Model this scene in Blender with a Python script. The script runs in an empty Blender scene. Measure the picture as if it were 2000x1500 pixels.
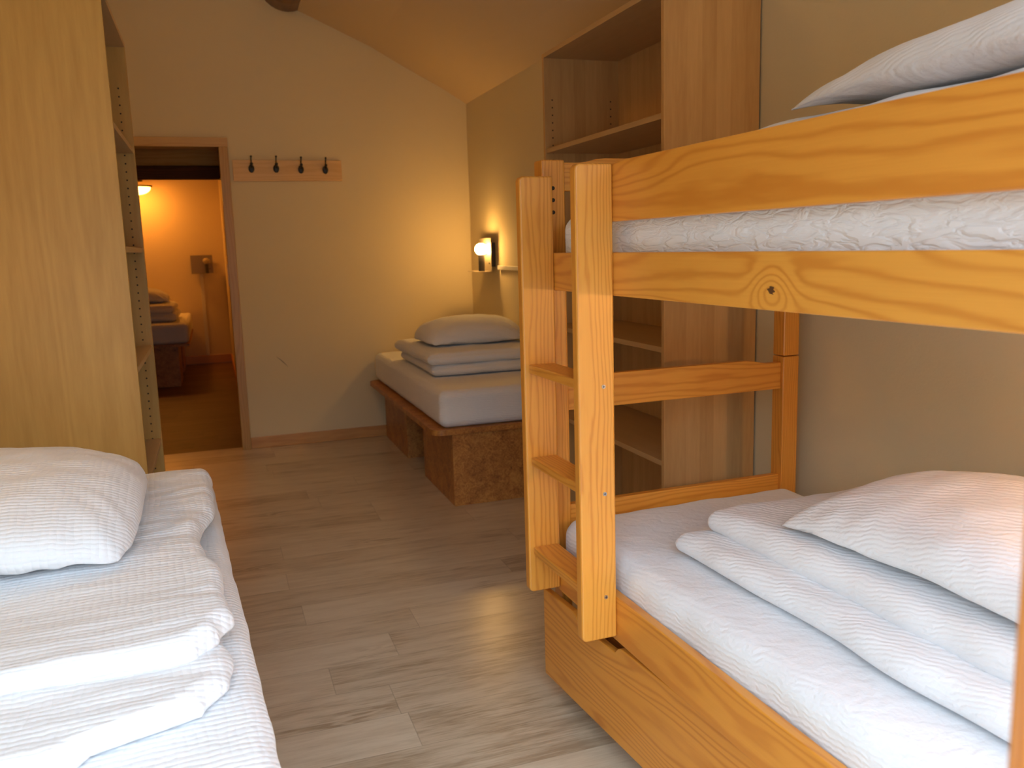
import bpy, bmesh, math, random
from mathutils import Vector, Matrix, noise
random.seed(7)
S = bpy.context.scene
COL = S.collection

# ------------------------------------------------------------ camera, world, exposure
YAW, PITCH, ROLL, FPX = 0.33175, 0.16024, -0.029247, 1670.2
EYE = Vector((0, 0, 1.33))
fw = Vector((math.sin(YAW)*math.cos(PITCH), math.cos(YAW)*math.cos(PITCH), -math.sin(PITCH)))
rt = Vector((math.cos(YAW), -math.sin(YAW), 0)); up = rt.cross(fw)
rt2 = rt*math.cos(ROLL) + up*math.sin(ROLL); up2 = up*math.cos(ROLL) - rt*math.sin(ROLL)
cd = bpy.data.cameras.new('camera'); cam = bpy.data.objects.new('camera', cd); COL.objects.link(cam)
cam.matrix_world = Matrix(((rt2.x, up2.x, -fw.x, EYE.x), (rt2.y, up2.y, -fw.y, EYE.y), (rt2.z, up2.z, -fw.z, EYE.z), (0, 0, 0, 1)))
cd.sensor_width = 36; cd.lens = FPX/2000*36; cd.clip_start = 0.02
cd.dof.use_dof = True; cd.dof.focus_distance = 2.1; cd.dof.aperture_fstop = 5.6
S.camera = cam
S.view_settings.view_transform = 'Standard'; S.view_settings.look = 'None'
S.view_settings.gamma = 1; S.view_settings.use_curve_mapping = False
S.view_settings.exposure = 0.3
W = bpy.data.worlds.new('World'); S.world = W; W.use_nodes = True
wt = W.node_tree; tc = wt.nodes.new('ShaderNodeTexCoord'); sx = wt.nodes.new('ShaderNodeSeparateXYZ'); wr_ = wt.nodes.new('ShaderNodeValToRGB')
wt.links.new(tc.outputs['Generated'], sx.inputs[0]); wt.links.new(sx.outputs[2], wr_.inputs[0])
wt.links.new(wr_.outputs[0], wt.nodes['Background'].inputs[0])
# unseen low horizon dimmed to send the daylight downwards, overcast sky above it
wr_.color_ramp.elements[0].position = 0.14; wr_.color_ramp.elements[0].color = (0.13, 0.145, 0.15, 1)
wr_.color_ramp.elements[1].position = 0.36; wr_.color_ramp.elements[1].color = (0.66, 0.83, 1.0, 1)
wt.nodes['Background'].inputs[1].default_value = 6.6
pl = bpy.data.lights.new('daylight_portal', 'AREA'); pl.shape = 'RECTANGLE'; pl.size = 2.6; pl.size_y = 2.12
pl.cycles.is_portal = True
po = bpy.data.objects.new('daylight_portal', pl); COL.objects.link(po)
po.location = (0.455, 0.16, 1.07); po.rotation_euler = (math.radians(90), 0, 0)
WARM = (1.0, 0.53, 0.14)
BULB = 150.0

# ------------------------------------------------------------ object helpers
def mesh_of(name, bm, mats, smooth=False):
    me = bpy.data.meshes.new(name); bm.normal_update(); bm.to_mesh(me); bm.free()
    for m in (mats if isinstance(mats, (list, tuple)) else [mats]): me.materials.append(m)
    if smooth:
        for p in me.polygons: p.use_smooth = True
    return me
def link(name, me, parent=None, loc=(0, 0, 0), rz=0.0):
    o = bpy.data.objects.new(name, me); COL.objects.link(o)
    o.location = loc; o.rotation_euler = (0, 0, rz)
    if parent is not None: o.parent = parent
    return o
def tag(o, label, cat, group=None):
    o['label'] = label; o['category'] = cat
    if group: o['group'] = group
    return o
def thing(name, label, cat, loc=(0, 0, 0), rz=0.0, group=None):
    return tag(link(name, None, None, loc, rz), label, cat, group)
def struct(o):
    o['kind'] = 'structure'; return o
def add_box(bm, x0, x1, y0, y1, z0, z1, bev=0.0, seg=2, mi=0):
    r = bmesh.ops.create_cube(bm, size=1.0)
    vs = r['verts']
    for v in vs:
        v.co = Vector(((x0+x1)/2 + v.co.x*(x1-x0), (y0+y1)/2 + v.co.y*(y1-y0), (z0+z1)/2 + v.co.z*(z1-z0)))
    fs = set(f for v in vs for f in v.link_faces)
    for f in fs: f.material_index = mi
    if bev > 0:
        es = list(set(e for v in vs for e in v.link_edges))
        bmesh.ops.bevel(bm, geom=es, offset=bev, segments=seg, profile=0.6, affect='EDGES')
def board(name, x0, x1, y0, y1, z0, z1, mat, parent=None, bev=0.003, seg=2):
    """one board, its origin at its own centre so the grain is its own"""
    c = Vector(((x0+x1)/2, (y0+y1)/2, (z0+z1)/2)); bm = bmesh.new()
    add_box(bm, x0-c.x, x1-c.x, y0-c.y, y1-c.y, z0-c.z, z1-c.z, bev, seg)
    return link(name, mesh_of(name, bm, mat), parent, c)
def add_prism(bm, pts, lo, hi, axis='y', mi=0):
    """extrude a 2D outline along an axis; pts are (a,b) in the other two axes in xyz order"""
    def P(a, b, t): return {'x': (t, a, b), 'y': (a, t, b), 'z': (a, b, t)}[axis]
    A = [bm.verts.new(P(a, b, lo)) for a, b in pts]; B = [bm.verts.new(P(a, b, hi)) for a, b in pts]
    n = len(pts); fs = [bm.faces.new(A), bm.faces.new(B[::-1])]
    for i in range(n): fs.append(bm.faces.new((A[i], B[i], B[(i+1) % n], A[(i+1) % n])))
    for f in fs: f.material_index = mi
    bmesh.ops.recalc_face_normals(bm, faces=fs)
def profile_board(name, pts, lo, hi, axis, mat, parent, bev=0.003, centre=(0, 0, 0)):
    bm = bmesh.new(); add_prism(bm, pts, lo, hi, axis)
    if bev: bmesh.ops.bevel(bm, geom=bm.edges[:], offset=bev, segments=2, profile=0.6, affect='EDGES')
    c = Vector(centre)
    for v in bm.verts: v.co -= c
    return link(name, mesh_of(name, bm, mat), parent, c)
def add_cyl(bm, c, r, h, axis='z', seg=24, mi=0, r2=None):
    m = Matrix.Translation(c)
    if axis == 'x': m = m @ Matrix.Rotation(math.pi/2, 4, 'Y')
    if axis == 'y': m = m @ Matrix.Rotation(math.pi/2, 4, 'X')
    r_ = bmesh.ops.create_cone(bm, cap_ends=True, segments=seg, radius1=r, radius2=r if r2 is None else r2, depth=h, matrix=m)
    for v in r_['verts']:
        for f in v.link_faces: f.material_index = mi
def add_ball(bm, c, r, s=(1, 1, 1), mi=0, u=20, v=14):
    r_ = bmesh.ops.create_uvsphere(bm, u_segments=u, v_segments=v, radius=r, matrix=Matrix.Translation(c) @ Matrix.Diagonal((*s, 1)))
    for w in r_['verts']:
        for f in w.link_faces: f.material_index = mi
def add_tube(bm, pts, rad, seg=10, mi=0):
    pts = [Vector(p) for p in pts]; rings = []
    rr = rad if isinstance(rad, (list, tuple)) else [rad]*len(pts)
    for i, p in enumerate(pts):
        d = (pts[min(i+1, len(pts)-1)] - pts[max(i-1, 0)]).normalized()
        a = d.orthogonal() if abs(d.x) > .99 else d.cross(Vector((1, 0, 0))).normalized()
        b = d.cross(a).normalized()
        rings.append([bm.verts.new(p + (a*math.cos(t) + b*math.sin(t))*rr[i]) for t in [2*math.pi*k/seg for k in range(seg)]])
    fs = []
    for i in range(len(rings)-1):
        for k in range(seg):
            fs.append(bm.faces.new((rings[i][k], rings[i][(k+1) % seg], rings[i+1][(k+1) % seg], rings[i+1][k])))
    fs.append(bm.faces.new(rings[0][::-1])); fs.append(bm.faces.new(rings[-1]))
    for f in fs: f.material_index = mi
    bmesh.ops.recalc_face_normals(bm, faces=fs)

# ------------------------------------------------------------ shader helpers
class NT:
    def __init__(s, name):
        s.m = bpy.data.materials.new(name); s.m.use_nodes = True; s.t = s.m.node_tree
        s.b = s.t.nodes['Principled BSDF']
    def n(s, kind, **kw):
        nd = s.t.nodes.new(kind)
        for k, v in kw.items():
            if k.startswith('in_'):
                s.set(nd.inputs[int(k[3:]) if k[3:].isdigit() else k[3:].replace('_', ' ')], v)
            else: setattr(nd, k, v)
        return nd
    def set(s, sock, v):
        if hasattr(v, 'is_output') or isinstance(v, bpy.types.NodeSocket): s.t.links.new(v, sock)
        else: sock.default_value = v
    def math(s, op, a, b=0.0, c=None):
        nd = s.t.nodes.new('ShaderNodeMath'); nd.operation = op
        s.set(nd.inputs[0], a); s.set(nd.inputs[1], b)
        if c is not None: s.set(nd.inputs[2], c)
        return nd.outputs[0]
    def vec(s, x, y, z):
        nd = s.t.nodes.new('ShaderNodeCombineXYZ')
        for i, v in enumerate((x, y, z)): s.set(nd.inputs[i], v)
        return nd.outputs[0]
    def sep(s, v):
        nd = s.t.nodes.new('ShaderNodeSeparateXYZ'); s.set(nd.inputs[0], v); return nd.outputs
    def noise(s, v, scale, detail=2.0, rough=0.5, dist=0.0):
        nd = s.t.nodes.new('ShaderNodeTexNoise'); s.set(nd.inputs['Vector'], v)
        nd.inputs['Scale'].default_value = scale; nd.inputs['Detail'].default_value = detail
        nd.inputs['Roughness'].default_value = rough; nd.inputs['Distortion'].default_value = dist
        return nd.outputs['Fac']
    def ramp(s, f, stops):
        nd = s.t.nodes.new('ShaderNodeValToRGB'); s.set(nd.inputs[0], f); cr = nd.color_ramp
        while len(cr.elements) < len(stops): cr.elements.new(0.5)
        for e, (p, c) in zip(cr.elements, stops):
            e.position = p; e.color = (*c, 1) if len(c) == 3 else c
        return nd.outputs[0]
    def mix(s, f, a, b, mode='MIX'):
        nd = s.t.nodes.new('ShaderNodeMix'); nd.data_type = 'RGBA'; nd.blend_type = mode
        s.set(nd.inputs[0], f)
        for i, v in ((6, a), (7, b)):
            s.set(nd.inputs[i], (*v, 1) if isinstance(v, tuple) and len(v) == 3 else v)
        return nd.outputs[2]
    def obj(s): return s.t.nodes.new('ShaderNodeTexCoord').outputs['Object']
    def rnd(s): return s.t.nodes.new('ShaderNodeObjectInfo').outputs['Random']
    def bump(s, h, strength, dist):
        nd = s.t.nodes.new('ShaderNodeBump'); nd.inputs['Strength'].default_value = strength
        nd.inputs['Distance'].default_value = dist; s.set(nd.inputs['Height'], h)
        s.t.links.new(nd.outputs[0], s.b.inputs['Normal'])
    def fin(s, col=None, rough=0.5, coat=0.0, spec=0.5, metal=0.0):
        if col is not None: s.set(s.b.inputs['Base Color'], (*col, 1) if isinstance(col, tuple) and len(col) == 3 else col)
        s.set(s.b.inputs['Roughness'], rough); s.b.inputs['Coat Weight'].default_value = coat
        s.b.inputs['Coat Roughness'].default_value = 0.25
        s.b.inputs['Specular IOR Level'].default_value = spec; s.b.inputs['Metallic'].default_value = metal
        return s.m

def plain(name, col, rough=0.5, metal=0.0, spec=0.5):
    n = NT(name)
    f = n.noise(n.obj(), 40, 3)
    c = n.mix(n.math('MULTIPLY', f, 0.25), col, tuple(x*0.8 for x in col))
    return n.fin(c, rough, 0, spec, metal)
def pine(name, axis, light=(0.74, 0.31, 0.042), dark=(0.54, 0.17, 0.014), freq=620.0, knot=None, coat=0.25, amp=0.03, rough=0.38):
    """varnished pine, rings run along `axis`; knot = (long, across, radius) in the board's own coordinates"""
    n = NT(name); o = n.sep(n.obj()); r = n.rnd()
    L, a, b = {'x': (o[0], o[2], o[1]), 'y': (o[1], o[2], o[0]), 'z': (o[2], o[0], o[1])}[axis]
    r17 = n.math('MULTIPLY', r, 17.0)
    Ls = n.math('ADD', n.math('MULTIPLY', L, 0.16), r17)
    v = n.vec(Ls, a, b)
    n1 = n.noise(v, 7.0, 2.0, 0.5)
    n2 = n.noise(v, 34.0, 2.0, 0.55)
    wob = n.math('MULTIPLY', n.math('SUBTRACT', n1, 0.5), amp*4)
    aa = n.math('ADD', n.math('ADD', a, wob), n.math('MULTIPLY', n.math('SUBTRACT', r, 0.5), 0.09))
    bb = n.math('ADD', b, n.math('ADD', n.math('MULTIPLY', r, 0.05), 0.025))
    rad = n.math('SQRT', n.math('ADD', n.math('MULTIPLY', aa, aa), n.math('MULTIPLY', bb, bb)))
    rad = n.math('ADD', rad, n.math('MULTIPLY', n.math('SUBTRACT', n2, 0.5), 0.012))
    kd = None
    if knot:
        kl, ka, kr = knot
        dl = n.math('MULTIPLY', n.math('SUBTRACT', L, kl), 0.8); da = n.math('SUBTRACT', a, ka)
        kd = n.math('SQRT', n.math('ADD', n.math('MULTIPLY', dl, dl), n.math('MULTIPLY', da, da)))
        g = n.math('EXPONENT', n.math('MULTIPLY', n.math('MULTIPLY', kd, kd), -1/(kr*1.5)**2))
        rad = n.math('ADD', rad, n.math('MULTIPLY', g, 0.070))
    w = n.math('SINE', n.math('MULTIPLY', rad, freq))
    w = n.math('ADD', n.math('MULTIPLY', w, 0.5), 0.5)
    w = n.math('POWER', w, 3.0)
    streak = n.noise(n.vec(n.math('MULTIPLY', Ls, 1.0), n.math('MULTIPLY', a, 14), n.math('MULTIPLY', b, 14)), 16.0, 3.0, 0.6)
    big = n.noise(v, 12.0, 2.0)
    c = n.mix(n.math('MULTIPLY', w, 0.85), light, dark)
    c = n.mix(n.math('MULTIPLY', n.math('SUBTRACT', streak, 0.35), 0.5), c, dark)
    c = n.mix(n.math('MULTIPLY', big, 0.45), c, (light[0]*1.06, light[1]*1.12, light[2]*1.25))
    if kd is not None:
        kk = n.math('ADD', kd, n.math('MULTIPLY', n.math('SUBTRACT', n.noise(v, 160, 2), 0.5), 0.02))
        c = n.mix(n.math('LESS_THAN', kk, kr*0.26), c, (0.09, 0.035, 0.012))
    n.bump(w, 0.05, 0.001)
    return n.fin(c, rough, coat, 0.5 if rough < 0.6 else 0.15)
def melamine(name, light, dark, axis='z', stave=0.055, stave_amt=0.5, cathedral=0.0):
    n = NT(name); o = n.sep(n.obj()); r = n.math('MULTIPLY', n.rnd(), 9.0)
    L, a, b = {'x': (o[0], o[1], o[2]), 'y': (o[1], o[0], o[2]), 'z': (o[2], o[0], o[1])}[axis]
    st = n.math('FLOOR', n.math('DIVIDE', n.math('ADD', n.math('ADD', a, b), 5.0), stave))
    wn = n.t.nodes.new('ShaderNodeTexWhiteNoise'); wn.noise_dimensions = '1D'; n.set(wn.inputs['W'], st)
    v = n.vec(n.math('ADD', n.math('MULTIPLY', L, 0.1), r), a, b)
    f1 = n.noise(v, 22, 4, 0.6); f2 = n.noise(v, 90, 3, 0.6); f3 = n.noise(v, 6, 2)
    f = n.math('ADD', n.math('MULTIPLY', wn.outputs[0], stave_amt), n.math('MULTIPLY', f1, 0.75))
    f = n.math('ADD', f, n.math('MULTIPLY', n.math('SUBTRACT', f2, 0.5), 0.5))
    if cathedral:
        w = n.math('SINE', n.math('MULTIPLY', f3, 55.0)); f = n.math('ADD', f, n.math('MULTIPLY', w, cathedral))
    f = n.math('SUBTRACT', f, stave_amt*0.5)
    c = n.mix(f, light, dark)
    return n.fin(c, 0.45, 0.0)
def fabric(name, kind, col=(0.84, 0.85, 0.87), strength=0.35):
    n = NT(name); P = n.obj(); o = n.sep(P)
    if kind == 'waffle':
        d = n.noise(P, 14, 2); d2 = n.noise(P, 30, 2)
        x = n.math('ADD', n.math('MULTIPLY', o[0], 430), n.math('MULTIPLY', d, 7))
        y = n.math('ADD', n.math('MULTIPLY', o[1], 430), n.math('MULTIPLY', d2, 6))
        z = n.math('MULTIPLY', o[2], 430)
        h = n.math('ADD', n.math('ABSOLUTE', n.math('SINE', n.math('MULTIPLY', x, 0.5))), n.math('ABSOLUTE', n.math('SINE', n.math('MULTIPLY', n.math('ADD', y, z), 0.5))))
        h = n.math('ADD', n.math('MULTIPLY', h, 0.5), n.math('MULTIPLY', n.noise(P, 70, 2), 0.8))
        n.bump(h, strength*1.2, 0.003)
    elif kind == 'crumple':
        q = n.noise(n.vec(n.math('MULTIPLY', o[0], 1.2), n.math('MULTIPLY', o[1], 0.55), n.math('MULTIPLY', o[2], 1.9)), 26, 3, 0.5, 0.7)
        h = n.math('MINIMUM', n.math('MULTIPLY', n.math('ABSOLUTE', n.math('SUBTRACT', q, 0.5)), 9.0), 1.0)
        n.bump(h, strength, 0.006)
    else:
        d = n.noise(P, 9, 2); d2 = n.noise(P, 38, 2)
        ph = n.math('ADD', n.math('MULTIPLY', n.math('ADD', n.math('ADD', n.math('MULTIPLY', o[0], 0.55 if kind == 'ripple' else 0.1), n.math('MULTIPLY', o[1], 0.35 if kind == 'ripple' else 0.12)), n.math('MULTIPLY', o[2], 1.0)), 560), n.math('ADD', n.math('MULTIPLY', d, 22), n.math('MULTIPLY', d2, 8)))
        h = n.math('ADD', n.math('MULTIPLY', n.math('SINE', ph), 0.4), n.math('MULTIPLY', n.noise(P, 95, 2, 0.5, 0.6), 1.0))
        n.bump(h, strength, 0.003)
    n.b.inputs['Sheen Weight'].default_value = 0.15
    return n.fin(col, 0.9, 0, 0.2)

# ------------------------------------------------------------ materials
PX, PY, PZ = pine('pine_x', 'x'), pine('pine_y', 'y'), pine('pine_z', 'z', freq=900, amp=0.018)
P_KNOT = pine('pine_knot', 'y', knot=(-0.086, -0.016, 0.026), light=(0.74, 0.32, 0.045), dark=(0.54, 0.175, 0.016), freq=330, amp=0.055)
P_WIDE = pine('pine_wide', 'y', light=(0.72, 0.29, 0.036), dark=(0.54, 0.165, 0.013), freq=380, amp=0.05)
P_DRAW = pine('pine_drawer', 'y', light=(0.70, 0.28, 0.036), dark=(0.48, 0.14, 0.012), freq=330, amp=0.05)
P_DARK = pine('shaded_pine', 'z', light=(0.55, 0.19, 0.028), dark=(0.34, 0.09, 0.015))  # shadow on the mullion put into a darker wood colour
FRAME = pine('door_frame_wood', 'z', light=(0.52, 0.285, 0.065), dark=(0.40, 0.19, 0.035), freq=500, coat=0.1)
FRAMEX = pine('door_lintel_wood', 'x', light=(0.60, 0.36, 0.13), dark=(0.50, 0.26, 0.08), freq=500, coat=0.1)
SKIRT = pine('skirting_wood', 'x', light=(0.62, 0.33, 0.11), dark=(0.48, 0.22, 0.06), freq=500, coat=0.1)
HOOKW = pine('pale_pine', 'x', light=(0.74, 0.47, 0.19), dark=(0.64, 0.37, 0.13), freq=400, coat=0)
BEECH = melamine('beech_panel', (0.68, 0.42, 0.175), (0.44, 0.23, 0.075), 'z', 0.055, 0.5)
BEECHH = melamine('beech_shelf', (0.58, 0.38, 0.18), (0.42, 0.25, 0.10), 'y', 0.5, 0.0)
MAPLE = melamine('maple_panel', (0.60, 0.355, 0.09), (0.40, 0.205, 0.038), 'z', 0.11, 0.25, 0.10)
MAPLEH = melamine('maple_shelf', (0.60, 0.42, 0.22), (0.46, 0.29, 0.13), 'y', 0.5, 0.0)
WAFF = fabric('white_waffle_cotton', 'waffle', strength=0.5)
RIPP = fabric('white_ripple_cotton', 'ripple', strength=0.4)
RIPM = fabric('white_crinkle_sheet', 'sheet')
RIPU = fabric('white_crumpled_sheet', 'crumple', strength=0.45)
BLACK = plain('black_metal', (0.012, 0.010, 0.010), 0.4, 0.0)
HOLE = plain('peg_hole_dark', (0.03, 0.018, 0.008), 0.8)
STEEL = plain('steel_screw', (0.55, 0.55, 0.55), 0.3, 1.0)
LAMPM = plain('brushed_lamp_plate', (0.32, 0.27, 0.20), 0.45, 0.35)
SOCK = plain('dark_lamp_socket', (0.05, 0.045, 0.045), 0.5)
WHITEP = plain('white_plastic', (0.75, 0.72, 0.64), 0.4)
GREYM = plain('galvanised_plate', (0.5, 0.5, 0.5), 0.4, 0.8)

def plaster(name, col):
    n = NT(name); P = n.obj(); f = n.noise(P, 3.0, 4, 0.6); g = n.noise(P, 120, 3)
    c = n.mix(n.math('MULTIPLY', f, 0.25), col, tuple(x*0.88 for x in col))
    n.bump(n.math('ADD', g, n.math('MULTIPLY', n.noise(P, 9, 3), 1.5)), 0.12, 0.004)
    return n.fin(c, 0.85, 0, 0.3)
WALL = plaster('cream_plaster', (0.74, 0.635, 0.41))
CEIL = plaster('ceiling_plaster', (0.66, 0.51, 0.32))
WALLB = plaster('bedroom_plaster', (0.76, 0.66, 0.50))

def floor_mat(name, cols, w=0.18, ln=1.25, rough=0.28):
    n = NT(name); o = n.sep(n.obj())
    ry = n.math('DIVIDE', n.math('ADD', o[1], 0.055), w); row = n.math('FLOOR', ry)
    wn = n.t.nodes.new('ShaderNodeTexWhiteNoise'); wn.noise_dimensions = '1D'; n.set(wn.inputs['W'], row)
    cx = n.math('DIVIDE', n.math('ADD', o[0], n.math('MULTIPLY', wn.outputs[0], 7.3)), ln); colm = n.math('FLOOR', cx)
    w2 = n.t.nodes.new('ShaderNodeTexWhiteNoise'); w2.noise_dimensions = '2D'; n.set(w2.inputs['Vector'], n.vec(row, colm, 0.0))
    rnd = w2.outputs[0]; r9 = n.math('MULTIPLY', rnd, 31.0)
    x = n.math('ADD', n.math('MULTIPLY', o[0], 0.16), r9); v = n.vec(x, o[1], r9)
    big = n.noise(v, 9, 3, 0.55); mid = n.noise(v, 26, 4, 0.6); fine = n.noise(n.vec(x, n.math('MULTIPLY', o[1], 3), r9), 60, 3, 0.6)
    rings = n.math('SINE', n.math('MULTIPLY', big, 95.0))
    kn = n.noise(n.vec(n.math('ADD', n.math('MULTIPLY', o[0], 0.35), r9), o[1], r9), 8, 2)
    km = n.math('MULTIPLY', n.math('MAXIMUM', n.math('SUBTRACT', kn, 0.60), 0.0), 7.0); km = n.math('MINIMUM', km, 1.0)
    f = n.math('ADD', n.math('MULTIPLY', mid, 0.65), n.math('MULTIPLY', fine, 0.35))
    f = n.math('ADD', f, n.math('MULTIPLY', n.math('SUBTRACT', rnd, 0.5), 0.22))
    f = n.math('ADD', f, n.math('MULTIPLY', n.math('MULTIPLY', rings, n.math('ADD', km, 0.12)), 0.14))
    f = n.math('SUBTRACT', f, n.math('MULTIPLY', km, 0.12))
    c = n.ramp(f, [(0.28, cols[2]), (0.46, cols[1]), (0.66, cols[0])])
    fy = n.math('FRACT', ry); ey = n.math('MINIMUM', fy, n.math('SUBTRACT', 1.0, fy))
    fx = n.math('FRACT', cx); ex = n.math('MULTIPLY', n.math('MINIMUM', fx, n.math('SUBTRACT', 1.0, fx)), ln/w)
    e = n.math('LESS_THAN', n.math('MINIMUM', ey, ex), 0.009)
    c = n.mix(n.math('MULTIPLY', e, 0.28), c, tuple(q*0.35 for q in cols[2]))
    n.bump(n.math('SUBTRACT', f, e), 0.08, 0.002)
    return n.fin(c, rough, 0.0, 0.5)
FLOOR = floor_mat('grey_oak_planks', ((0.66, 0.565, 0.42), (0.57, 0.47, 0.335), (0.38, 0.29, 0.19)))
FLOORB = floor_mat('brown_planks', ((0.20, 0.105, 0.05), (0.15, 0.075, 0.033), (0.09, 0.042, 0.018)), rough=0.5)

def osb():
    n = NT('orange_strand_board'); P = n.obj()
    d = n.noise(P, 9, 3, 0.6, 1.2); e = n.noise(P, 38, 4, 0.65, 2.5); f = n.noise(P, 120, 3)
    t = n.math('ADD', n.math('MULTIPLY', d, 0.4), n.math('ADD', n.math('MULTIPLY', e, 0.5), n.math('MULTIPLY', f, 0.2)))
    c = n.ramp(t, [(0.38, (0.17, 0.055, 0.012)), (0.52, (0.40, 0.155, 0.032)), (0.66, (0.58, 0.27, 0.06))])
    return n.fin(c, 0.45, 0.15)
OSB = osb()
EDGE = plain('board_edge_brown', (0.20, 0.10, 0.04), 0.6)
def emit(name, col, s):
    m = bpy.data.materials.new(name); m.use_nodes = True; t = m.node_tree; t.nodes.clear()
    e = t.nodes.new('ShaderNodeEmission'); e.inputs[0].default_value = (*col, 1); e.inputs[1].default_value = s
    o = t.nodes.new('ShaderNodeOutputMaterial'); t.links.new(e.outputs[0], o.inputs[0]); return m
GLOW = emit('lit_bulb', WARM, BULB)
GLOWB = emit('lit_ceiling_bowl', (1.0, 0.33, 0.035), 36.0)

# ------------------------------------------------------------ the room
FY = 6.04            # far wall
XL, XR = -0.88, 1.797
NY = 0.30            # inner face of the near wall
ROOF = [(-0.88, 3.52), (0.40, 3.0), (0.72, 2.87), (1.13, 2.69), (1.40, 2.545), (1.62, 2.435), (1.797, 2.33)]
def roof_z(x):
    for (a, za), (b, zb) in zip(ROOF, ROOF[1:]):
        if a <= x <= b: return za + (zb-za)*(x-a)/(b-a)
    return ROOF[-1][1]
DX0, DX1, DZ = -0.64, 0.150, 2.058    # rough opening in the far wall
bm = bmesh.new(); add_box(bm, XL, XR, 0.15, FY+0.07, -0.05, 0.0)
struct(link('floor', mesh_of('floor', bm, FLOOR)))
bm = bmesh.new()
xs = sorted(set([p[0] for p in ROOF] + [DX0, DX1]))
for a, b in zip(xs, xs[1:]):
    z0 = DZ if DX0 <= a < DX1 else 0.0
    add_prism(bm, [(a, z0), (b, z0), (b, roof_z(b)), (a, roof_z(a))], FY, FY+0.14, 'y')
wall_far = struct(link('wall_far', mesh_of('wall_far', bm, WALL)))
bm = bmesh.new()
add_tube(bm, [(0.375+0.075*t, FY-0.0006, 0.625-0.055*t-0.022*t*t) for t in [k/8 for k in range(9)]], [0.0004+0.0016*math.sin(math.pi*k/8) for k in range(9)], 6)
link('scuff_mark', mesh_of('scuff_mark', bm, plain('dark_scuff', (0.10, 0.07, 0.04), 0.8)), wall_far)
bm = bmesh.new(); add_box(bm, XR, XR+0.12, 0.15, FY+0.14, 0, 2.40); struct(link('wall_right', mesh_of('wall_right', bm, WALL)))
bm = bmesh.new(); add_box(bm, XL-0.12, XL, 0.15, FY+0.14, 0, 3.6); struct(link('wall_left', mesh_of('wall_left', bm, WALL)))
# near wall with the wide daylight opening the photograph is taken through
OX0, OX1, OZ = -0.84, 1.75, 2.16
bm = bmesh.new()
xs = sorted(set([p[0] for p in ROOF] + [OX0, OX1]))
for a, b in zip(xs, xs[1:]):
    z0 = OZ if OX0 <= a < OX1 else 0.0
    add_prism(bm, [(a, z0), (b, z0), (b, roof_z(b)), (a, roof_z(a))], 0.15, NY, 'y')
struct(link('wall_near', mesh_of('wall_near', bm, WALL)))
bm = bmesh.new()
for (a, za), (b, zb) in zip(ROOF, ROOF[1:]):
    add_prism(bm, [(a, za), (b, zb), (b, zb+0.1), (a, za+0.1)], 0.15, FY+0.14, 'y')
struct(link('ceiling', mesh_of('ceiling', bm, CEIL)))
# balcony door frame (right jamb shows at the picture's right edge)
d2 = struct(link('door_2', None, None, (0, 0.24, 0)))
board('mullion', 0.364, 0.409, -0.09, 0.06, 0.0, OZ-0.045, P_DARK, d2, 0.008, 4)
board('jamb', OX1-0.045, OX1, -0.09, 0.06, 0.0, OZ, P_DARK, d2, 0.008, 4)
board('jamb', OX0, OX0+0.045, -0.09, 0.06, 0.0, OZ, P_DARK, d2, 0.008, 4)
board('lintel', OX0+0.045, OX1-0.045, -0.09, 0.06, OZ-0.045, OZ, pine('shaded_pine_x', 'x', light=(0.55, 0.19, 0.028), dark=(0.34, 0.09, 0.015)), d2, 0.006, 3)  # same colour, darkened for shade like the mullion
bm = bmesh.new(); add_box(bm, -3, 3, -3, 0.15, -0.06, -0.01)
struct(link('floor_terrace', mesh_of('floor_terrace', bm, plain('terrace_concrete', (0.35, 0.34, 0.32), 0.9))))
# skirting
bm = bmesh.new(); add_box(bm, 0.168, XR, FY-0.014, FY, 0.0, 0.078, 0.003)
struct(link('baseboard_far', mesh_of('baseboard_far', bm, SKIRT), None))
bm = bmesh.new(); add_box(bm, XR-0.014, XR, 3.64, FY-0.014, 0.0, 0.078, 0.003)
struct(link('baseboard_right', mesh_of('baseboard_right', bm, PY), None))
# inner door frame
d1 = struct(link('door_1', None, None, (0, FY, 0)))
board('jamb', 0.108, 0.166, -0.022, 0.145, 0.0, 2.018, FRAME, d1, 0.003)
board('jamb', -0.656, -0.598, -0.022, 0.145, 0.0, 2.018, FRAME, d1, 0.003)
board('lintel', -0.656, 0.166, -0.022, 0.145, 2.018, 2.076, FRAMEX, d1, 0.003)
board('strike_plate', 0.1062, 0.108, 0.03, 0.055, 1.12, 1.26, GREYM, d1, 0.0)
# purlin
bm = bmesh.new()
pts = []; rr = []
for k in range(30):
    y = 0.31 + (FY+0.0-0.31)*k/29
    pts.append((0.60+0.008*math.sin(k*0.9), y, 3.058+0.008*math.sin(k*0.7+1))); rr.append(0.188+0.004*math.sin(k*1.7))
add_tube(bm, pts, rr, 32)
n_ = pine('dark_log', 'y', light=(0.20, 0.085, 0.03), dark=(0.09, 0.035, 0.014), freq=160, coat=0.0, amp=0.04)
tag(link('ceiling_beam', mesh_of('ceiling_beam', bm, n_, True)), 'dark round log beam running under the sloping ceiling', 'beam')
# conduit on the right wall next to the lamp
board('trim_1', XR-0.022, XR, 3.63, 5.38, 1.178, 1.204, WHITEP, None, 0.003)['kind'] = 'structure'

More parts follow.
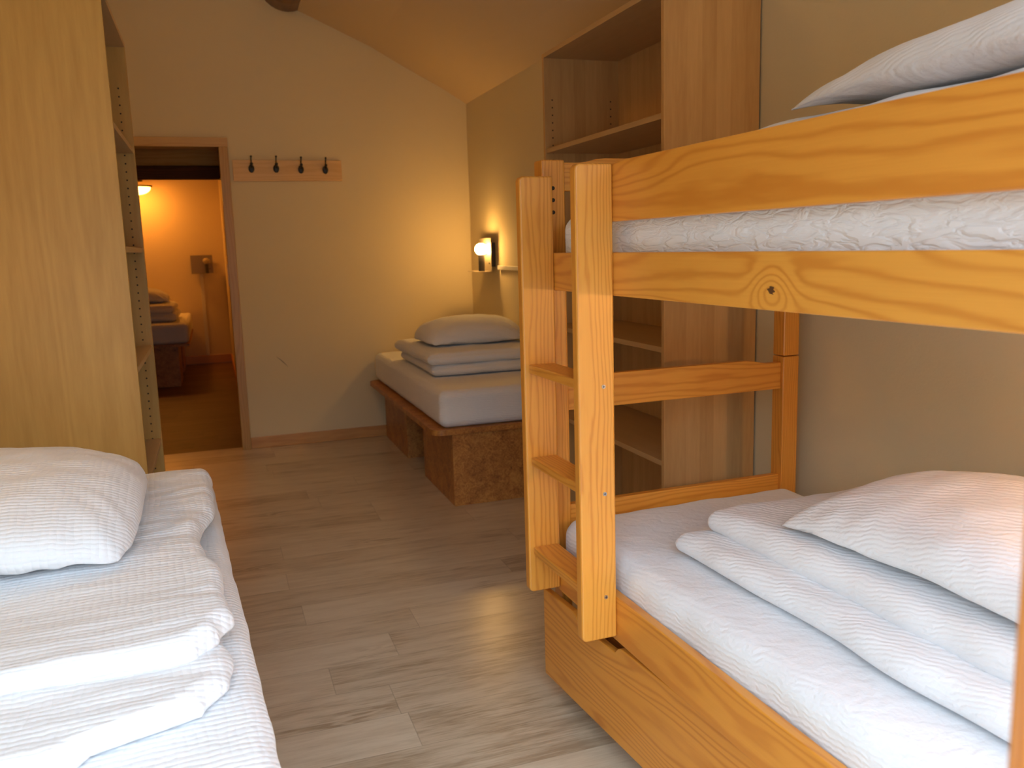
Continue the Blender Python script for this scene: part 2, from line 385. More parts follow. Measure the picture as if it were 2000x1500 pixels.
# ------------------------------------------------------------ the back room
BY, BX0, BX1, BZ = 11.2, -2.4, 0.168, 2.22
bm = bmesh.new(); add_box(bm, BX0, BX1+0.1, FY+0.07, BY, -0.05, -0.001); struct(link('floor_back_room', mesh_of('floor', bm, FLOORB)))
bm = bmesh.new(); add_box(bm, BX0-0.1, BX1+0.1, BY, BY+0.1, 0, BZ); struct(link('wall_back', mesh_of('wall_back', bm, WALLB)))
bm = bmesh.new(); add_box(bm, BX1, BX1+0.1, FY+0.14, BY, 0, BZ); struct(link('wall_back_right', mesh_of('wall', bm, WALLB)))
bm = bmesh.new(); add_box(bm, BX0-0.1, BX0, FY+0.14, BY, 0, BZ); struct(link('wall_back_left', mesh_of('wall', bm, WALLB)))
bm = bmesh.new(); add_box(bm, BX0-0.1, -0.88, FY+0.04, FY+0.14, 0, BZ+0.1); struct(link('wall_back_near', mesh_of('wall', bm, WALLB)))
bm = bmesh.new(); add_box(bm, BX0-0.1, BX1+0.1, FY+0.14, BY+0.1, BZ, BZ+0.1); struct(link('ceiling_back_room', mesh_of('ceiling', bm, WALLB)))
bm = bmesh.new(); add_box(bm, BX0, BX1-0.012, BY-0.014, BY, 0, 0.10, 0.003); struct(link('baseboard_back', mesh_of('b', bm, SKIRT)))
bm = bmesh.new(); add_box(bm, BX1-0.012, BX1, FY+0.20, BY-0.014, 0, 0.10, 0.003); struct(link('baseboard_back_right', mesh_of('b', bm, PY)))
tag(board('lintel_beam', BX0+0.002, BX1-0.002, 6.50, 6.62, 1.857, 1.945, pine('old_dark_beam', 'x', light=(0.10, 0.035, 0.012), dark=(0.05, 0.018, 0.008), coat=0, rough=0.8), None, 0.004),
    'dark brown wooden beam crossing above the doorway in the back room', 'beam')
bm = bmesh.new(); add_box(bm, BX0, BX1, 6.52, 6.60, 1.945, BZ); struct(link('wall_header', mesh_of('wall_header', bm, pine('header_lamplight_tone', 'x', light=(0.52, 0.27, 0.08), dark=(0.42, 0.2, 0.05), coat=0, rough=0.85))))  # warm lamplight brown put into the header's base colour
board('trim_2', -0.135, -0.095, BY-0.018, BY, 0.10, 1.10, WHITEP, None, 0.003)['kind'] = 'structure'
cl = thing('ceiling_light', 'glowing flush light with dark rim on the back room ceiling', 'ceiling light', (-0.73, 10.85, BZ))
bm = bmesh.new(); add_cyl(bm, (0, 0, -0.055), 0.018, 0.11); add_cyl(bm, (0, 0, -0.02), 0.07, 0.04); add_cyl(bm, (0, 0, -0.10), 0.17, 0.02, seg=40)
link('rim', mesh_of('rim', bm, EDGE), cl)
bm = bmesh.new(); add_ball(bm, (0, 0, -0.11), 0.15, (1, 1, 0.55), u=32, v=16)
bmesh.ops.bisect_plane(bm, geom=bm.verts[:]+bm.edges[:]+bm.faces[:], plane_co=(0, 0, -0.111), plane_no=(0, 0, 1), clear_outer=True)
link('lamp_shade', mesh_of('lamp_shade', bm, GLOWB, True), cl)

# ------------------------------------------------------------ soft goods
def axis_pts(h, r, n, ne=6):
    e = [h - r + r*math.sin(math.pi/2*k/ne) if False else h - r + r*math.tan(math.pi/4*k/ne) for k in range(1, ne+1)]
    inner = [-(h-r) + 2*(h-r)*k/n for k in range(n+1)]
    return [-q for q in reversed(e)] + inner + e
def add_soft_box(bm, c, s, r, amp=0.004, fs=6.0, seed=0, n=(40, 40, 6), crown=0.0, shape=None):
    """a rounded, slightly lumpy slab; s = full size, r = edge radius"""
    hx, hy, hz = s[0]/2, s[1]/2, s[2]/2
    ax = [axis_pts(hx, r, n[0]), axis_pts(hy, r, n[1]), axis_pts(hz, min(r, hz*0.98), n[2])]
    rz = min(r, hz*0.98)
    cache = {}
    def V(x, y, z):
        k = (round(x, 5), round(y, 5), round(z, 5))
        if k in cache: return cache[k]
        q = Vector((max(-(hx-r), min(hx-r, x)), max(-(hy-r), min(hy-r, y)), max(-(hz-rz), min(hz-rz, z))))
        d = Vector((x, y, z)) - q
        dn = Vector((d.x/r, d.y/r, d.z/rz))
        if dn.length > 1e-6: dn.normalize()
        p = q + Vector((dn.x*r, dn.y*r, dn.z*rz))
        ed = max(0.0, (1-(x/hx)**2)) * max(0.0, (1-(y/hy)**2))
        if z > 0: p.z += crown*ed**0.6*(z/hz)
        P = Vector((x+c[0], y+c[1], z+c[2]*1.0 + seed*3.1))
        a = noise.noise(P*fs) + 0.5*noise.noise(P*fs*2.3)
        b = noise.noise(P*fs*1.3 + Vector((9, 4, 1)))
        w = 0.15 + 0.85*min(1.0, max(0.0, (z+hz)/(2*hz))*1.6)
        p += dn*a*amp*w
        p.x += b*amp*0.8; p.y += a*amp*0.6
        if shape: p = shape(p, x/hx, y/hy, z/hz)
        v = bm.verts.new(p + Vector(c)); cache[k] = v; return v
    for A, B, Cx, f in ((0, 1, 2, lambda a, b, c_: (a, b, c_)), (1, 2, 0, lambda a, b, c_: (c_, a, b)), (0, 2, 1, lambda a, b, c_: (a, c_, b))):
        hh = (hx, hy, hz)[Cx]
        for sgn in (-1, 1):
            for i in range(len(ax[A])-1):
                for j in range(len(ax[B])-1):
                    q = [V(*f(ax[A][i+di], ax[B][j+dj], sgn*hh)) for di, dj in ((0, 0), (1, 0), (1, 1), (0, 1))]
                    try: bm.faces.new(q)
                    except ValueError: pass
    bmesh.ops.recalc_face_normals(bm, faces=bm.faces[:])
def mattress(label, loc, rz, size, mat, r=0.045, seed=1, amp=0.003, crown=0.006):
    bm = bmesh.new(); add_soft_box(bm, (0, 0, size[2]/2), size, r, amp, 7.0, seed, (40, 60, 6), crown)
    return tag(link('mattress', mesh_of('mattress', bm, mat, True), None, loc, rz), label, 'mattress')
def pillow(label, loc, rz, size, mat, seed=1, tilt=(0, 0), n=72, pinch=0.10, puff=0.5, wr=0.012, crn=0.05):
    L, Wd, H = size; bm = bmesh.new(); G = {}
    for side in (1, -1):
        for i in range(n+1):
            for j in range(n+1):
                u = -1+2*i/n; v = -1+2*j/n
                u = math.sin(u*math.pi/2)*0.55+u*0.45; v = math.sin(v*math.pi/2)*0.55+v*0.45
                if side == -1 and (i in (0, n) or j in (0, n)): G[(side, i, j)] = G[(1, i, j)]; continue
                t = max(0.0, (1-abs(u)**2.4)*(1-abs(v)**2.4))**puff
                x = L/2*u*(1-pinch*(1-abs(v)**2)*0.5); y = Wd/2*v*(1-pinch*(1-abs(u)**2)*0.5)
                kk = 1-crn*(abs(u)*abs(v))**3; x *= kk; y *= kk
                P = Vector((x*5+seed*7.7, y*5, side*1.3))
                w = noise.noise(P)*0.9 + noise.noise(P*2.1)*0.5
                # wrinkles radiating from the corners and along the seams
                ang = math.atan2(y, x); cr = abs(u*v)**2.0
                w2 = math.sin(ang*34+seed+3*noise.noise(P*0.7))*cr*0.8 + noise.noise(Vector((x*22, y*5, seed)))*max(abs(v), abs(u))**6*0.9
                base = H*0.30*(1-0.9*abs(u*v)**1.2)
                z = (H*0.70*t if side == 1 else -base*min(1.0, t*1.5))
                z += side*(w*wr*min(1, t*2) + w2*wr*min(1, t*3))
                if side == -1: z = max(z, -base)
                z += base + (0.004*noise.noise(P*3) if side == 1 else 0.0)
                z += tilt[0]*u + tilt[1]*v
                G[(side, i, j)] = bm.verts.new((x+0.006*noise.noise(P*1.3), y+0.006*noise.noise(P*1.7), z))
    for side in (1, -1):
        for i in range(n):
            for j in range(n):
                q = [G[(side, i+a, j+b)] for a, b in ((0, 0), (1, 0), (1, 1), (0, 1))]
                bm.faces.new(q if side == 1 else q[::-1])
    return tag(link('pillow', mesh_of('pillow', bm, mat, True), None, loc, rz), label, 'pillow')
def duvet(label, loc, rz, layers, mat, seed=3, amp=0.008):
    """a folded quilt: layers = (cx, cy, z0, sx, sy, sz); drawn as one cloth"""
    bm = bmesh.new()
    for k, (cx, cy, z0, sx, sy, sz) in enumerate(layers):
        def shp(p, a, b, c_, k=k, sz=sz):
            p.z -= (abs(b)**6)*sz*0.22*(c_*0.5+0.5)      # ends sag
            p.x += 0.012*noise.noise(Vector((b*2.2, k*5+seed, 0.3)))
            p.y += 0.015*noise.noise(Vector((a*2.0, k*7+seed, 4.3)))
            return p
        add_soft_box(bm, (cx, cy, z0+sz/2), (sx, sy, sz), min(sz*0.49, 0.06), amp, 5.5, seed+k, (34, 44, 4), 0.006, shp)
    return tag(link('folded_duvet', mesh_of('folded_duvet', bm, mat, True), None, loc, rz), label, 'duvet')

# ------------------------------------------------------------ shelving units
def shelving(label, x_open, x_back, y0, y1, H, shelves, vert, horiz, group):
    """open front faces x_open; backs on x_back"""
    t = 0.019; sg = 1 if x_back > x_open else -1
    cx = (x_open+x_back)/2
    root = thing('shelving_unit', label, 'shelving unit', (cx, (y0+y1)/2, 0), 0, group)
    def lx(v): return v - cx
    cy = (y0+y1)/2; a, b = sorted((lx(x_open), lx(x_back)))
    for yy, inward in ((y0, 1), (y1-t, -1)):
        c = Vector((0, yy+t/2-cy, H/2)); bm = bmesh.new()
        add_box(bm, a, b, -t/2, t/2, -H/2, H/2, 0.0008, 1)
        for hx_ in (lx(x_open)+sg*0.037, lx(x_back)-sg*0.045):
            for q in range(int((H-0.3)/0.032)):
                z = -H/2+0.16+q*0.032
                add_cyl(bm, (hx_, inward*(t/2+0.0002), z), 0.0034, 0.0012, 'y', 8, 1)
        link('side_panel', mesh_of('side_panel', bm, [vert, HOLE]), root, c)
    board('top_panel', a, b, y0+t-cy, y1-t-cy, H-t, H, horiz, root, 0.0008, 1)
    bk = lx(x_back)
    board('back_panel', min(bk, bk-sg*0.006), max(bk, bk-sg*0.006), y0+t-cy, y1-t-cy, 0.07, H-t, vert, root, 0)
    board('bottom_panel', a, b, y0+t-cy, y1-t-cy, 0.07, 0.07+t, horiz, root, 0.0008, 1)
    f = lx(x_open)+sg*0.02
    board('plinth', min(f, f+sg*t), max(f, f+sg*t), y0+t-cy, y1-t-cy, 0, 0.07, vert, root, 0)
    f = lx(x_open)+sg*0.004; e = bk-sg*0.006
    for z in shelves:
        board('shelf', min(f, e), max(f, e), y0+t-cy, y1-t-cy, z-t, z, horiz, root, 0.0008, 1)
    return root
shelving('tall open beech-effect shelving unit against the right wall behind the bunk bed', 1.427, 1.790, 2.551, 3.62, 2.145, (1.745, 1.36, 0.973, 0.574), BEECH, BEECHH, None)
shelving('tall maple-effect shelving unit on the left beyond the pillow, seen from its side', -0.250, -0.860, 2.990, 3.825, 2.158, (1.755, 1.364, 0.968, 0.575), MAPLE, MAPLEH, None)

# ------------------------------------------------------------ coat rack
cr_ = thing('coat_rack', 'pale wooden coat rack with four black hooks on the far wall', 'coat rack', (0.54, FY, 1.80))
board('backboard', -0.353, 0.353, -0.02, 0, 0.0, 0.135, HOOKW, cr_, 0.002)
hk = bmesh.new()
add_tube(hk, [(0, -0.026, 0.02), (0, -0.045, 0.005), (0, -0.062, 0.004), (0, -0.072, 0.022)], [0.006, 0.005, 0.005, 0.006], 8)
add_ball(hk, (0, -0.027, 0.0), 0.020, (0.95, 0.35, 1.35)); add_ball(hk, (0, -0.073, 0.026), 0.010)
add_tube(hk, [(0, -0.024, 0.01), (0, -0.045, 0.03), (0, -0.060, 0.055), (0.001, -0.064, 0.072)], [0.005, 0.0042, 0.0042, 0.0045], 8)
add_ball(hk, (0.001, -0.064, 0.074), 0.007)
hme = mesh_of('hook', hk, BLACK, True)
for x, z in ((-0.236, 0.080), (-0.078, 0.080), (0.082, 0.075), (0.243, 0.072)):
    link('hook', hme, cr_, (x, 0.0, z))

# ------------------------------------------------------------ wall lamps
def wall_lamp(label, loc, rz, group=None, lit=True, glow=None):
    """local frame: wall is the plane y=0, the lamp stands out towards -y; the bulb sits to the right"""
    t = thing('wall_lamp', label, 'wall lamp', loc, rz, group)
    bm = bmesh.new(); add_box(bm, -0.125, 0.125, -0.045, -0.042, 0, 0.22, 0.0008, 1)
    add_box(bm, -0.125, 0.125, -0.135, -0.045, 0, 0.003, 0.0008, 1)
    link('plate', mesh_of('plate', bm, LAMPM), t)
    bm = bmesh.new(); add_box(bm, -0.05, 0.08, -0.042, 0, 0.03, 0.19)
    link('mounting_box', mesh_of('mounting_box', bm, SOCK), t)
    bm = bmesh.new(); add_cyl(bm, (0.055, -0.090, 0.058), 0.021, 0.11)
    link('bulb_socket', mesh_of('bulb_socket', bm, SOCK), t)
    bm = bmesh.new(); add_ball(bm, (0.055, -0.090, 0.148), 0.042, (1, 1, 0.92), u=28, v=18)
    link('light_bulb', mesh_of('light_bulb', bm, (glow or GLOW) if lit else GLASS_OFF, True), t)
    bm = bmesh.new(); add_cyl(bm, (0.088, -0.047, 0.055), 0.006, 0.005, 'y', 12)
    link('switch', mesh_of('switch', bm, BLACK), t)
    return t
GLASS_OFF = plain('unlit_frosted_bulb', (0.40, 0.34, 0.26), 0.4)
wall_lamp('lit wall lamp on a bent metal plate above the far bed', (XR, 5.56, 1.165), -math.pi/2, None, True, emit('lit_far_bulb', WARM, 110.0))
wall_lamp('unlit wall lamp on a dark square plate on the back room wall', (-0.10, BY, 1.105), 0.0, None, False)
wall_lamp('lit wall lamp above the lower bunk pillow', (XR, 0.62, 0.975), -math.pi/2)
wall_lamp('lit wall lamp on the left wall above the left bed', (XL, 2.05, 1.25), math.pi/2, None, True, emit('lit_left_bulb', WARM, 45.0))
wall_lamp('lit wall lamp above the upper bunk pillow', (XR, 0.62, 1.56), -math.pi/2)

# added lamp for warm fill, kept just above the picture's top edge
CLX, CLY = -0.10, 3.75
rl = thing('ceiling_light', 'added round warm fill lamp under the sloping ceiling, out of view', 'ceiling light', (CLX, CLY, roof_z(CLX)))
bm = bmesh.new(); add_cyl(bm, (0, 0, -0.02), 0.07, 0.10)
link('mount', mesh_of('mount', bm, BLACK), rl)
bm = bmesh.new(); add_ball(bm, (0, 0, -0.15), 0.14, (1, 1, 0.75), u=32, v=20)
link('lamp_shade', mesh_of('lamp_shade', bm, emit('fill_lamp_glow', (1.0, 0.50, 0.12), 13.0), True), rl)

# ------------------------------------------------------------ platform beds (boxes of strand board under a slab)
def platform_bed(label, loc, rz, w, l, z_top, boxes, group=None, rad=0.06):
    """local: x 0..w away from the aisle, y 0..l; slab z_top-0.028..z_top"""
    t = thing('platform_bed', label, 'bed', loc, rz, group)
    pts = []
    for cx, cy, a0 in ((w-0.005, 0.005, None), (w-0.005, l-0.005, None), (rad, l-rad, 90), (rad, rad, 180)):
        if a0 is None: pts.append((cx, cy))
        else:
            for k in range(9):
                a = math.radians(a0 + 90*k/8); pts.append((cx+rad*math.cos(a), cy+rad*math.sin(a)))
    bm = bmesh.new(); add_prism(bm, pts, z_top-0.028, z_top, 'z')
    link('platform', mesh_of('platform', bm, OSB), t)
    for x0, x1, y0, y1 in boxes:
        bm = bmesh.new(); h = z_top-0.028; q = 0.018
        add_box(bm, x0, x0+q, y0+q, y1-q, 0, h, 0.001, 1); add_box(bm, x1-q, x1, y0+q, y1-q, 0, h)
        add_box(bm, x0, x1, y0, y0+q, 0, h, 0.001, 1); add_box(bm, x0, x1, y1-q, y1, 0, h)
        c = Vector(((x0+x1)/2, (y0+y1)/2, 0))
        for v in bm.verts: v.co -= c
        link('base_box', mesh_of('base_box', bm, OSB), t, c)
    return t
platform_bed('low platform bed of orange strand board in the far corner', (0.995, 4.13, 0), 0.0, 0.79, 1.88, 0.415,
             ((0.105, 0.785, 0.03, 0.69), (0.105, 0.785, 1.15, 1.86)))
mattress('white mattress on the strand board bed in the far corner', (1.41, 5.08, 0.416), 0, (0.74, 1.86, 0.195), RIPM, 0.045, 2)
duvet('folded white duvet under the pillow on the far corner bed', (1.42, 5.02, 0.622), 0,
      [(0.02, 0.0, 0.0, 0.64, 0.88, 0.07), (0.0, 0.02, 0.062, 0.66, 0.92, 0.075)], RIPP, 11, 0.006)
pillow('white pillow topping the folded duvet on the far corner bed', (1.445, 4.98, 0.771), 0.03, (0.64, 0.48, 0.155), RIPP, 5, pinch=0.06, puff=0.45, wr=0.006, crn=0.16)

# bed in the back room
platform_bed('dark low platform bed in the back room beyond the doorway', (-1.12, 9.30, 0), 0.0, 0.86, 1.86, 0.44,
             ((0.1, 0.74, 0.05, 0.7), (0.1, 0.74, 1.15, 1.82)))
mattress('white mattress on the back room bed', (-0.685, 10.23, 0.441), 0, (0.84, 1.84, 0.20), RIPM, 0.045, 4)
duvet('folded white duvet on the back room bed', (-0.72, 10.0, 0.651), 0, [(0.0, 0, 0, 0.70, 0.8, 0.10), (0.0, 0, 0.09, 0.66, 0.8, 0.09)], RIPP, 17, 0.008)
pillow('white pillow on top of the folded duvet in the back room', (-0.74, 10.0, 0.842), 0, (0.62, 0.46, 0.16), RIPP, 9, pinch=0.16)

# ------------------------------------------------------------ left bed
LR = math.radians(3.0)
LB = Vector((-0.052, 2.955, 0))           # far right corner of the mattress
def lb(x, y, z=0.0):                        # x to the right (<=0), y towards the far end (<=0)
    c, s = math.cos(LR), math.sin(LR)
    return Vector((LB.x + x*c - y*s, LB.y + x*s + y*c, z))
t_ = platform_bed('low platform bed under the white bedding at lower left', lb(-0.785, -1.93), LR, 0.775, 1.92, 0.415, ((0.02, 0.68, 0.05, 0.7), (0.02, 0.68, 1.2, 1.86)))
mattress('white mattress of the left bed beside the shelving unit', lb(-0.395, -0.965, 0.416), LR, (0.79, 1.93, 0.19), WAFF, 0.042, 6, 0.004)

def grid_cloth(name, fn, nx, ny, thick, mat, label, cat, loc=(0, 0, 0), rz=0):
    """closed sheet: fn(u,v) in 0..1 gives the top point, the underside follows `thick` below at the middle"""
    bm = bmesh.new(); T, B = {}, {}
    for i in range(nx+1):
        for j in range(ny+1):
            u, v = i/nx, j/ny; p = fn(u, v); T[i, j] = bm.verts.new(p)
            e = min(u, 1-u, v, 1-v)
            if e == 0: B[i, j] = T[i, j]
            else: B[i, j] = bm.verts.new(Vector((p.x, p.y, max(0.0015, p.z - thick*min(1, e*30)))))
    for i in range(nx):
        for j in range(ny):
            bm.faces.new((T[i, j], T[i+1, j], T[i+1, j+1], T[i, j+1]))
            try: bm.faces.new((B[i, j+1], B[i+1, j+1], B[i+1, j], B[i, j]))
            except ValueError: pass
    return tag(link(name, mesh_of(name, bm, mat, True), None, loc, rz), label, cat)
# the rumpled duvet: one quilt folded over itself, outlines as seen, in bed coordinates
def rumple(outline_r, y_far, y_near, x_left, z0, h, seed, bm, edge=0.05):
    nx, ny = 90, 130; T = {}; B = {}
    for j in range(ny+1):
        v = j/ny; y = y_far + (y_near-y_far)*v
        for k in range(len(outline_r)-1):
            if outline_r[k][0] >= y >= outline_r[k+1][0]:
                f = (outline_r[k][0]-y)/(outline_r[k][0]-outline_r[k+1][0]); f = f*f*(3-2*f)
                xr = outline_r[k][1] + (outline_r[k+1][1]-outline_r[k][1])*f; break
        else: xr = outline_r[-1][1] if y < outline_r[-1][0] else outline_r[0][1]
        xr += 0.006*noise.noise(Vector((y*14, seed, 0)))
        for i in range(nx+1):
            u = i/nx; uu = 1-(1-u)**1.6
            x = x_left + (xr-x_left)*uu
            dx = xr-x; dl = x-x_left; dn = (y-y_near); df = (y_far-y)
            def rnd_(d): 
                q = min(1.0, max(0.0, d)/edge); return math.sqrt(max(0.0, 1-(1-q)**2))
            e = rnd_(dx)*rnd_(dl*0.8)*rnd_(dn)*rnd_(df)
            P = Vector((x*4.5+seed, y*4.5, seed*2))
            wr = 0.010*noise.noise(P) + 0.006*noise.noise(Vector((x*7, y*22, seed)))*(0.4+u) + 0.004*math.sin(26*y + 9*x + 5*noise.noise(P*0.8))*max(0, u-0.35)
            yy = y + 0.02*noise.noise(Vector((x*5, seed*3, 1.0)))*(v**6 + (1-v)**6)
            top = z0 + 0.004 + (h+wr)*e
            T[i, j] = bm.verts.new((x, yy, top))
            B[i, j] = T[i, j] if (i in (0, nx) or j in (0, ny)) else bm.verts.new((x, yy, z0))
    for i in range(nx):
        for j in range(ny):
            bm.faces.new((T[i, j], T[i+1, j], T[i+1, j+1], T[i, j+1]))
            try: bm.faces.new((B[i, j+1], B[i+1, j+1], B[i+1, j], B[i, j]))
            except ValueError: pass
bm = bmesh.new()
rumple([(-0.28, -0.12), (-0.95, -0.16), (-1.20, -0.12), (-1.36, -0.070), (-1.46, -0.040), (-1.54, -0.055), (-1.62, -0.10), (-1.66, -0.26), (-1.72, -0.30)], -0.26, -1.70, -0.77, 0.0, 0.036, 3.0, bm, 0.035)
rumple([(-0.24, -0.012), (-0.60, -0.020), (-0.86, -0.070), (-1.00, -0.060), (-1.12, -0.035), (-1.22, -0.040), (-1.37, -0.030), (-1.43, -0.06), (-1.49, -0.10), (-1.52, -0.16)], -0.22, -1.50, -0.765, 0.034, 0.036, 8.0, bm, 0.03)
bmesh.ops.recalc_face_normals(bm, faces=bm.faces[:])
tag(link('folded_duvet', mesh_of('folded_duvet', bm, WAFF, True), None, lb(0, 0, 0.616), LR), 'rumpled white duvet folded over on the left bed', 'duvet')
pillow('large white waffle pillow on the left bed against the shelving unit', lb(-0.51, -0.70, 0.701), LR-0.03, (0.66, 0.82, 0.165), WAFF, 2, pinch=0.03, puff=0.42, wr=0.010, crn=0.13)

# ------------------------------------------------------------ bunk bed (local u across, v along, from the calibrated corner)
BR = 0.02539
U0, V0 = 0.924, 0.33
def bk(u, v, z=0.0):
    c, s = math.cos(BR), math.sin(BR)
    return Vector((u*c - v*s, u*s + v*c, z))
bunk = thing('bunk_bed', 'orange varnished pine bunk bed with a ladder on its aisle side', 'bunk bed', bk(U0, V0), BR)
def bb(name, u0, u1, v0, v1, z0, z1, mat, bev=0.004, seg=3, parent=bunk):
    return board(name, u0-U0, u1-U0, v0-V0, v1-V0, z0, z1, mat, parent, bev, seg)
VF, VN = 2.199, 0.385            # inner faces of far and near posts
UB0, UB1 = 1.736, 1.795          # wall side posts
ZJ = 0.961
for u0, u1 in ((U0, 0.993), (UB0, UB1)):
    for v0, v1 in ((VF, VF+0.055), (VN-0.055, VN)):
        if u0 == U0 and v0 == VF:      # this foot is notched for the drawer front
            lo = profile_board('post', [(0.036, 0), (0.069, 0), (0.069, ZJ-0.001), (0, ZJ-0.001), (0, 0.345), (0.036, 0.33)], v0-V0, v1-V0, 'y', PZ, bunk, 0.004, (0.035, v0+0.027-V0, 0.48))
        else: lo = bb('post', u0, u1, v0, v1, 0.0, ZJ-0.001, PZ, 0.004)
        hi = bb('post', u0, u1, v0, v1, ZJ+0.001, 1.558, PZ, 0.006)
        if v0 == VF and u0 == U0:
            bm = bmesh.new(); add_cyl(bm, (0, 0, 0), 0.0055, 0.002, 'y', 16); hm = mesh_of('bolt_hole', bm, HOLE)
            for z in (1.482, 1.450, 1.417): link('bolt_hole', hm, hi, (0.956-(u0+u1)/2, -0.0285, z-(ZJ+0.001+1.558)/2))
# upper and lower long rails
bb('side_rail', U0, 0.949, VN, VF, 1.208, 1.308, P_KNOT)
bb('side_rail', U0, 0.949, VN, VF, 0.352, 0.469, P_WIDE)
bb('side_rail', 1.746, 1.771, VN, VF, 1.208, 1.308, PY)
bb('side_rail', 1.746, 1.771, VN, VF, 0.352, 0.469, PY)
# guard rail, curved down at its ladder end
def prof(n, c, z0, z1, a, b, rise, end):
    pts = []
    return pts
gp = [(VN, 1.378), (1.815, 1.378), (1.815, 1.497), (1.80, 1.504), (1.775, 1.509), (1.72, 1.512), (VN, 1.513)]
profile_board('guard_rail', [(v-V0, z) for v, z in gp], 0.0, 0.025, 'x', P_WIDE, bunk, 0.004, (0.0125, (VN+1.815)/2-V0, 1.445))
bb('guard_rail', 1.746, 1.771, VN, VF, 1.44, 1.53, PY)
# end boards, arched between the posts
def end_board(v, z0, z1, arch=0.016):
    u0, u1 = 0.993, UB0; L = u1-u0; pts = [(u0, z0), (u1, z0)]
    prof_ = [(1.0, 0), (0.93, 0), (0.90, 0.25), (0.86, 0.8), (0.82, 1), (0.5, 1.0), (0.18, 1), (0.14, 0.8), (0.10, 0.25), (0.07, 0), (0.0, 0)]
    for f, k in prof_: pts.append((u0+L*f, z1+arch*k*0.8))
    profile_board('end_board', [(u-U0, z) for u, z in pts], v-V0, v+0.024-V0, 'y', PX, bunk, 0.003, ((u0+u1)/2-U0, v+0.012-V0, (z0+z1)/2))
for v in (VF+0.012, VN-0.036):
    end_board(v, 0.857, 0.942); end_board(v, 1.475, 1.552)
    bb('end_rail', 0.993, UB0, v, v+0.024, 0.470, 0.577, PX)
    bb('end_rail', 0.993, UB0, v, v+0.024, 1.208, 1.308, PX)
# slats and their ledgers
for zb in (0.36, 1.215):
    bb('slat_ledger', 0.949, 0.969, VN, VF, zb, zb+0.02, PY, 0.001, 1)
    bb('slat_ledger', 1.726, 1.746, VN, VF, zb, zb+0.02, PY, 0.001, 1)
    for k in range(11):
        v = 0.44 + k*0.166
        bb('slat', 0.951, 1.744, v, v+0.07, zb+0.02, zb+0.036, PX, 0.001, 1)
# ladder
lad = link('ladder', None, bunk, (0.829-U0, 1.782-V0, 0))
def lboard(name, u0, u1, v0, v1, z0, z1, mat, bev, seg=4):
    c = Vector(((u0+u1)/2, (v0+v1)/2, (z0+z1)/2)); bm = bmesh.new()
    add_box(bm, u0-c.x, u1-c.x, v0-c.y, v1-c.y, z0-c.z, z1-c.z, 0)
    # soften the outer corners more than the rest
    big = [e for e in bm.edges if abs(e.verts[0].co.y-e.verts[1].co.y) > 0.5*(v1-v0) and abs(e.verts[0].co.x-e.verts[1].co.x) < 1e-6 and e.verts[0].co.x < 0]
    if name == 'stile': bmesh.ops.bevel(bm, geom=big, offset=0.014, segments=5, profile=0.5, affect='EDGES')
    bmesh.ops.bevel(bm, geom=[e for e in bm.edges if e.calc_face_angle(0) > 0.6], offset=bev, segments=3, profile=0.5, affect='EDGES')
    return link(name, mesh_of(name, bm, mat), lad, c - Vector((0.829, 1.782, 0)))
for v0 in (1.782, 2.125):
    st = lboard('stile', 0.829, 0.9235, v0, v0+0.03, 0.366, 1.508, PZ, 0.005)
    if v0 < 2:
        scm = bmesh.new(); add_cyl(scm, (0, 0, 0), 0.0048, 0.0022, 'y', 16, 0)
        add_box(scm, -0.0032, 0.0032, -0.0014, -0.0010, -0.0006, 0.0006, mi=1); add_box(scm, -0.0006, 0.0006, -0.0014, -0.0010, -0.0032, 0.0032, mi=1)
        sme = mesh_of('screw', scm, [STEEL, HOLE])
        for z in (0.997, 0.736, 0.475):
            link('screw', sme, lad, (0.894-0.829, -0.001, z))
for z in (1.012, 0.755, 0.498):
    c0, c1 = 0.843, 0.918
    lboard('rung', c0, c1, 1.812, 2.125, z-0.024, z, PY, 0.004)

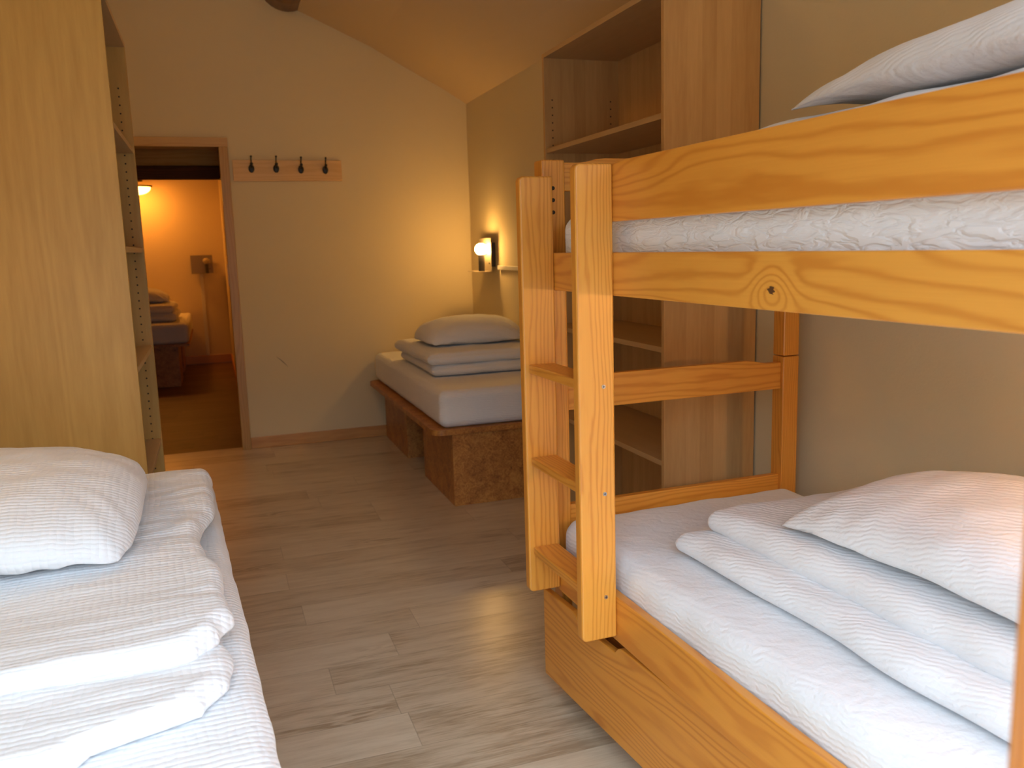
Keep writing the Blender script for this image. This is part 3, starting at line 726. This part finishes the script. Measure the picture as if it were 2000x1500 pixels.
mattress('white crinkled mattress of the upper bunk between the rails', bk(1.3475, (VN+2.170)/2, 1.252), BR, (0.775, 2.170-VN-0.02, 0.152), RIPU, 0.04, 8, 0.003)
mattress('white mattress of the lower bunk beside the ladder', bk(1.3475, (VN+2.190)/2, 0.397), BR, (0.785, 2.190-VN-0.01, 0.152), RIPM, 0.045, 9, 0.004)
duvet('folded white duvet on the lower bunk under the large pillow', bk(1.40, 1.235, 0.560), BR,
      [(0.0, 0.0, 0.0, 0.62, 1.10, 0.058), (0.035, 0.0, 0.050, 0.56, 1.06, 0.070)], RIPP, 21, 0.007)
pillow('large white pillow on the folded duvet of the lower bunk', bk(1.46, 1.105, 0.690), BR-0.02, (0.56, 0.86, 0.148), RIPP, 4, pinch=0.12, puff=0.5, wr=0.006)
duvet('folded white duvet on the upper bunk showing above the guard board', bk(1.40, 1.16, 1.413), BR,
      [(0.0, 0.0, 0.0, 0.62, 1.06, 0.072), (0.02, 0.0, 0.066, 0.60, 1.02, 0.080)], RIPP, 25, 0.007)
pillow('large white pillow on the upper bunk near the ceiling slope', bk(1.375, 0.985, 1.571), BR, (0.54, 0.90, 0.124), RIPP, 6, pinch=0.12, puff=0.5, wr=0.006)

# ------------------------------------------------------------ rolling drawer under the bunk
DA = math.atan2(0.940-0.905, 2.205-1.627)      # its far end stands a little out
dp = bk(0.905, 2.212)
dr = thing('under_bed_drawer', 'wide pine drawer standing slightly askew under the lower bunk', 'drawer', (dp.x, dp.y, 0), BR + DA)
# local: y runs to -1.5 towards the near end, x inwards
zt, zb = 0.333, 0.066
fp = [(0, zb), (0, zt), (-0.18, zt), (-0.20, zt-0.008), (-0.215, zt-0.022), (-0.405, zt-0.022), (-0.42, zt-0.006), (-0.435, zt), (-1.50, zt), (-1.50, zb)]
profile_board('front_panel', fp, 0.0, 0.019, 'x', P_DRAW, dr, 0.003, (0.0095, -0.75, (zt+zb)/2))
for nm, q in (('side_panel', (0.11, 0.60, -0.115, -0.10, 0.09, 0.28)), ('side_panel', (0.11, 0.60, -1.42, -1.405, 0.09, 0.28)), ('back_panel', (0.60, 0.615, -1.42, -0.10, 0.09, 0.28)),
              ('inner_front', (0.095, 0.11, -1.42, -0.10, 0.09, 0.28)), ('bottom_panel', (0.019, 0.60, -1.40, -0.118, 0.082, 0.09))):
    board(nm, *q, PY, dr, 0.001, 1)
for x in (0.16, 0.55):
    for y in (-0.20, -1.30):
        bm = bmesh.new(); add_cyl(bm, (0, 0, 0.028), 0.028, 0.02, 'x', 20); add_box(bm, -0.016, 0.016, -0.012, 0.012, 0.05, 0.082)
        link('caster', mesh_of('caster', bm, BLACK), dr, (x, y, 0))
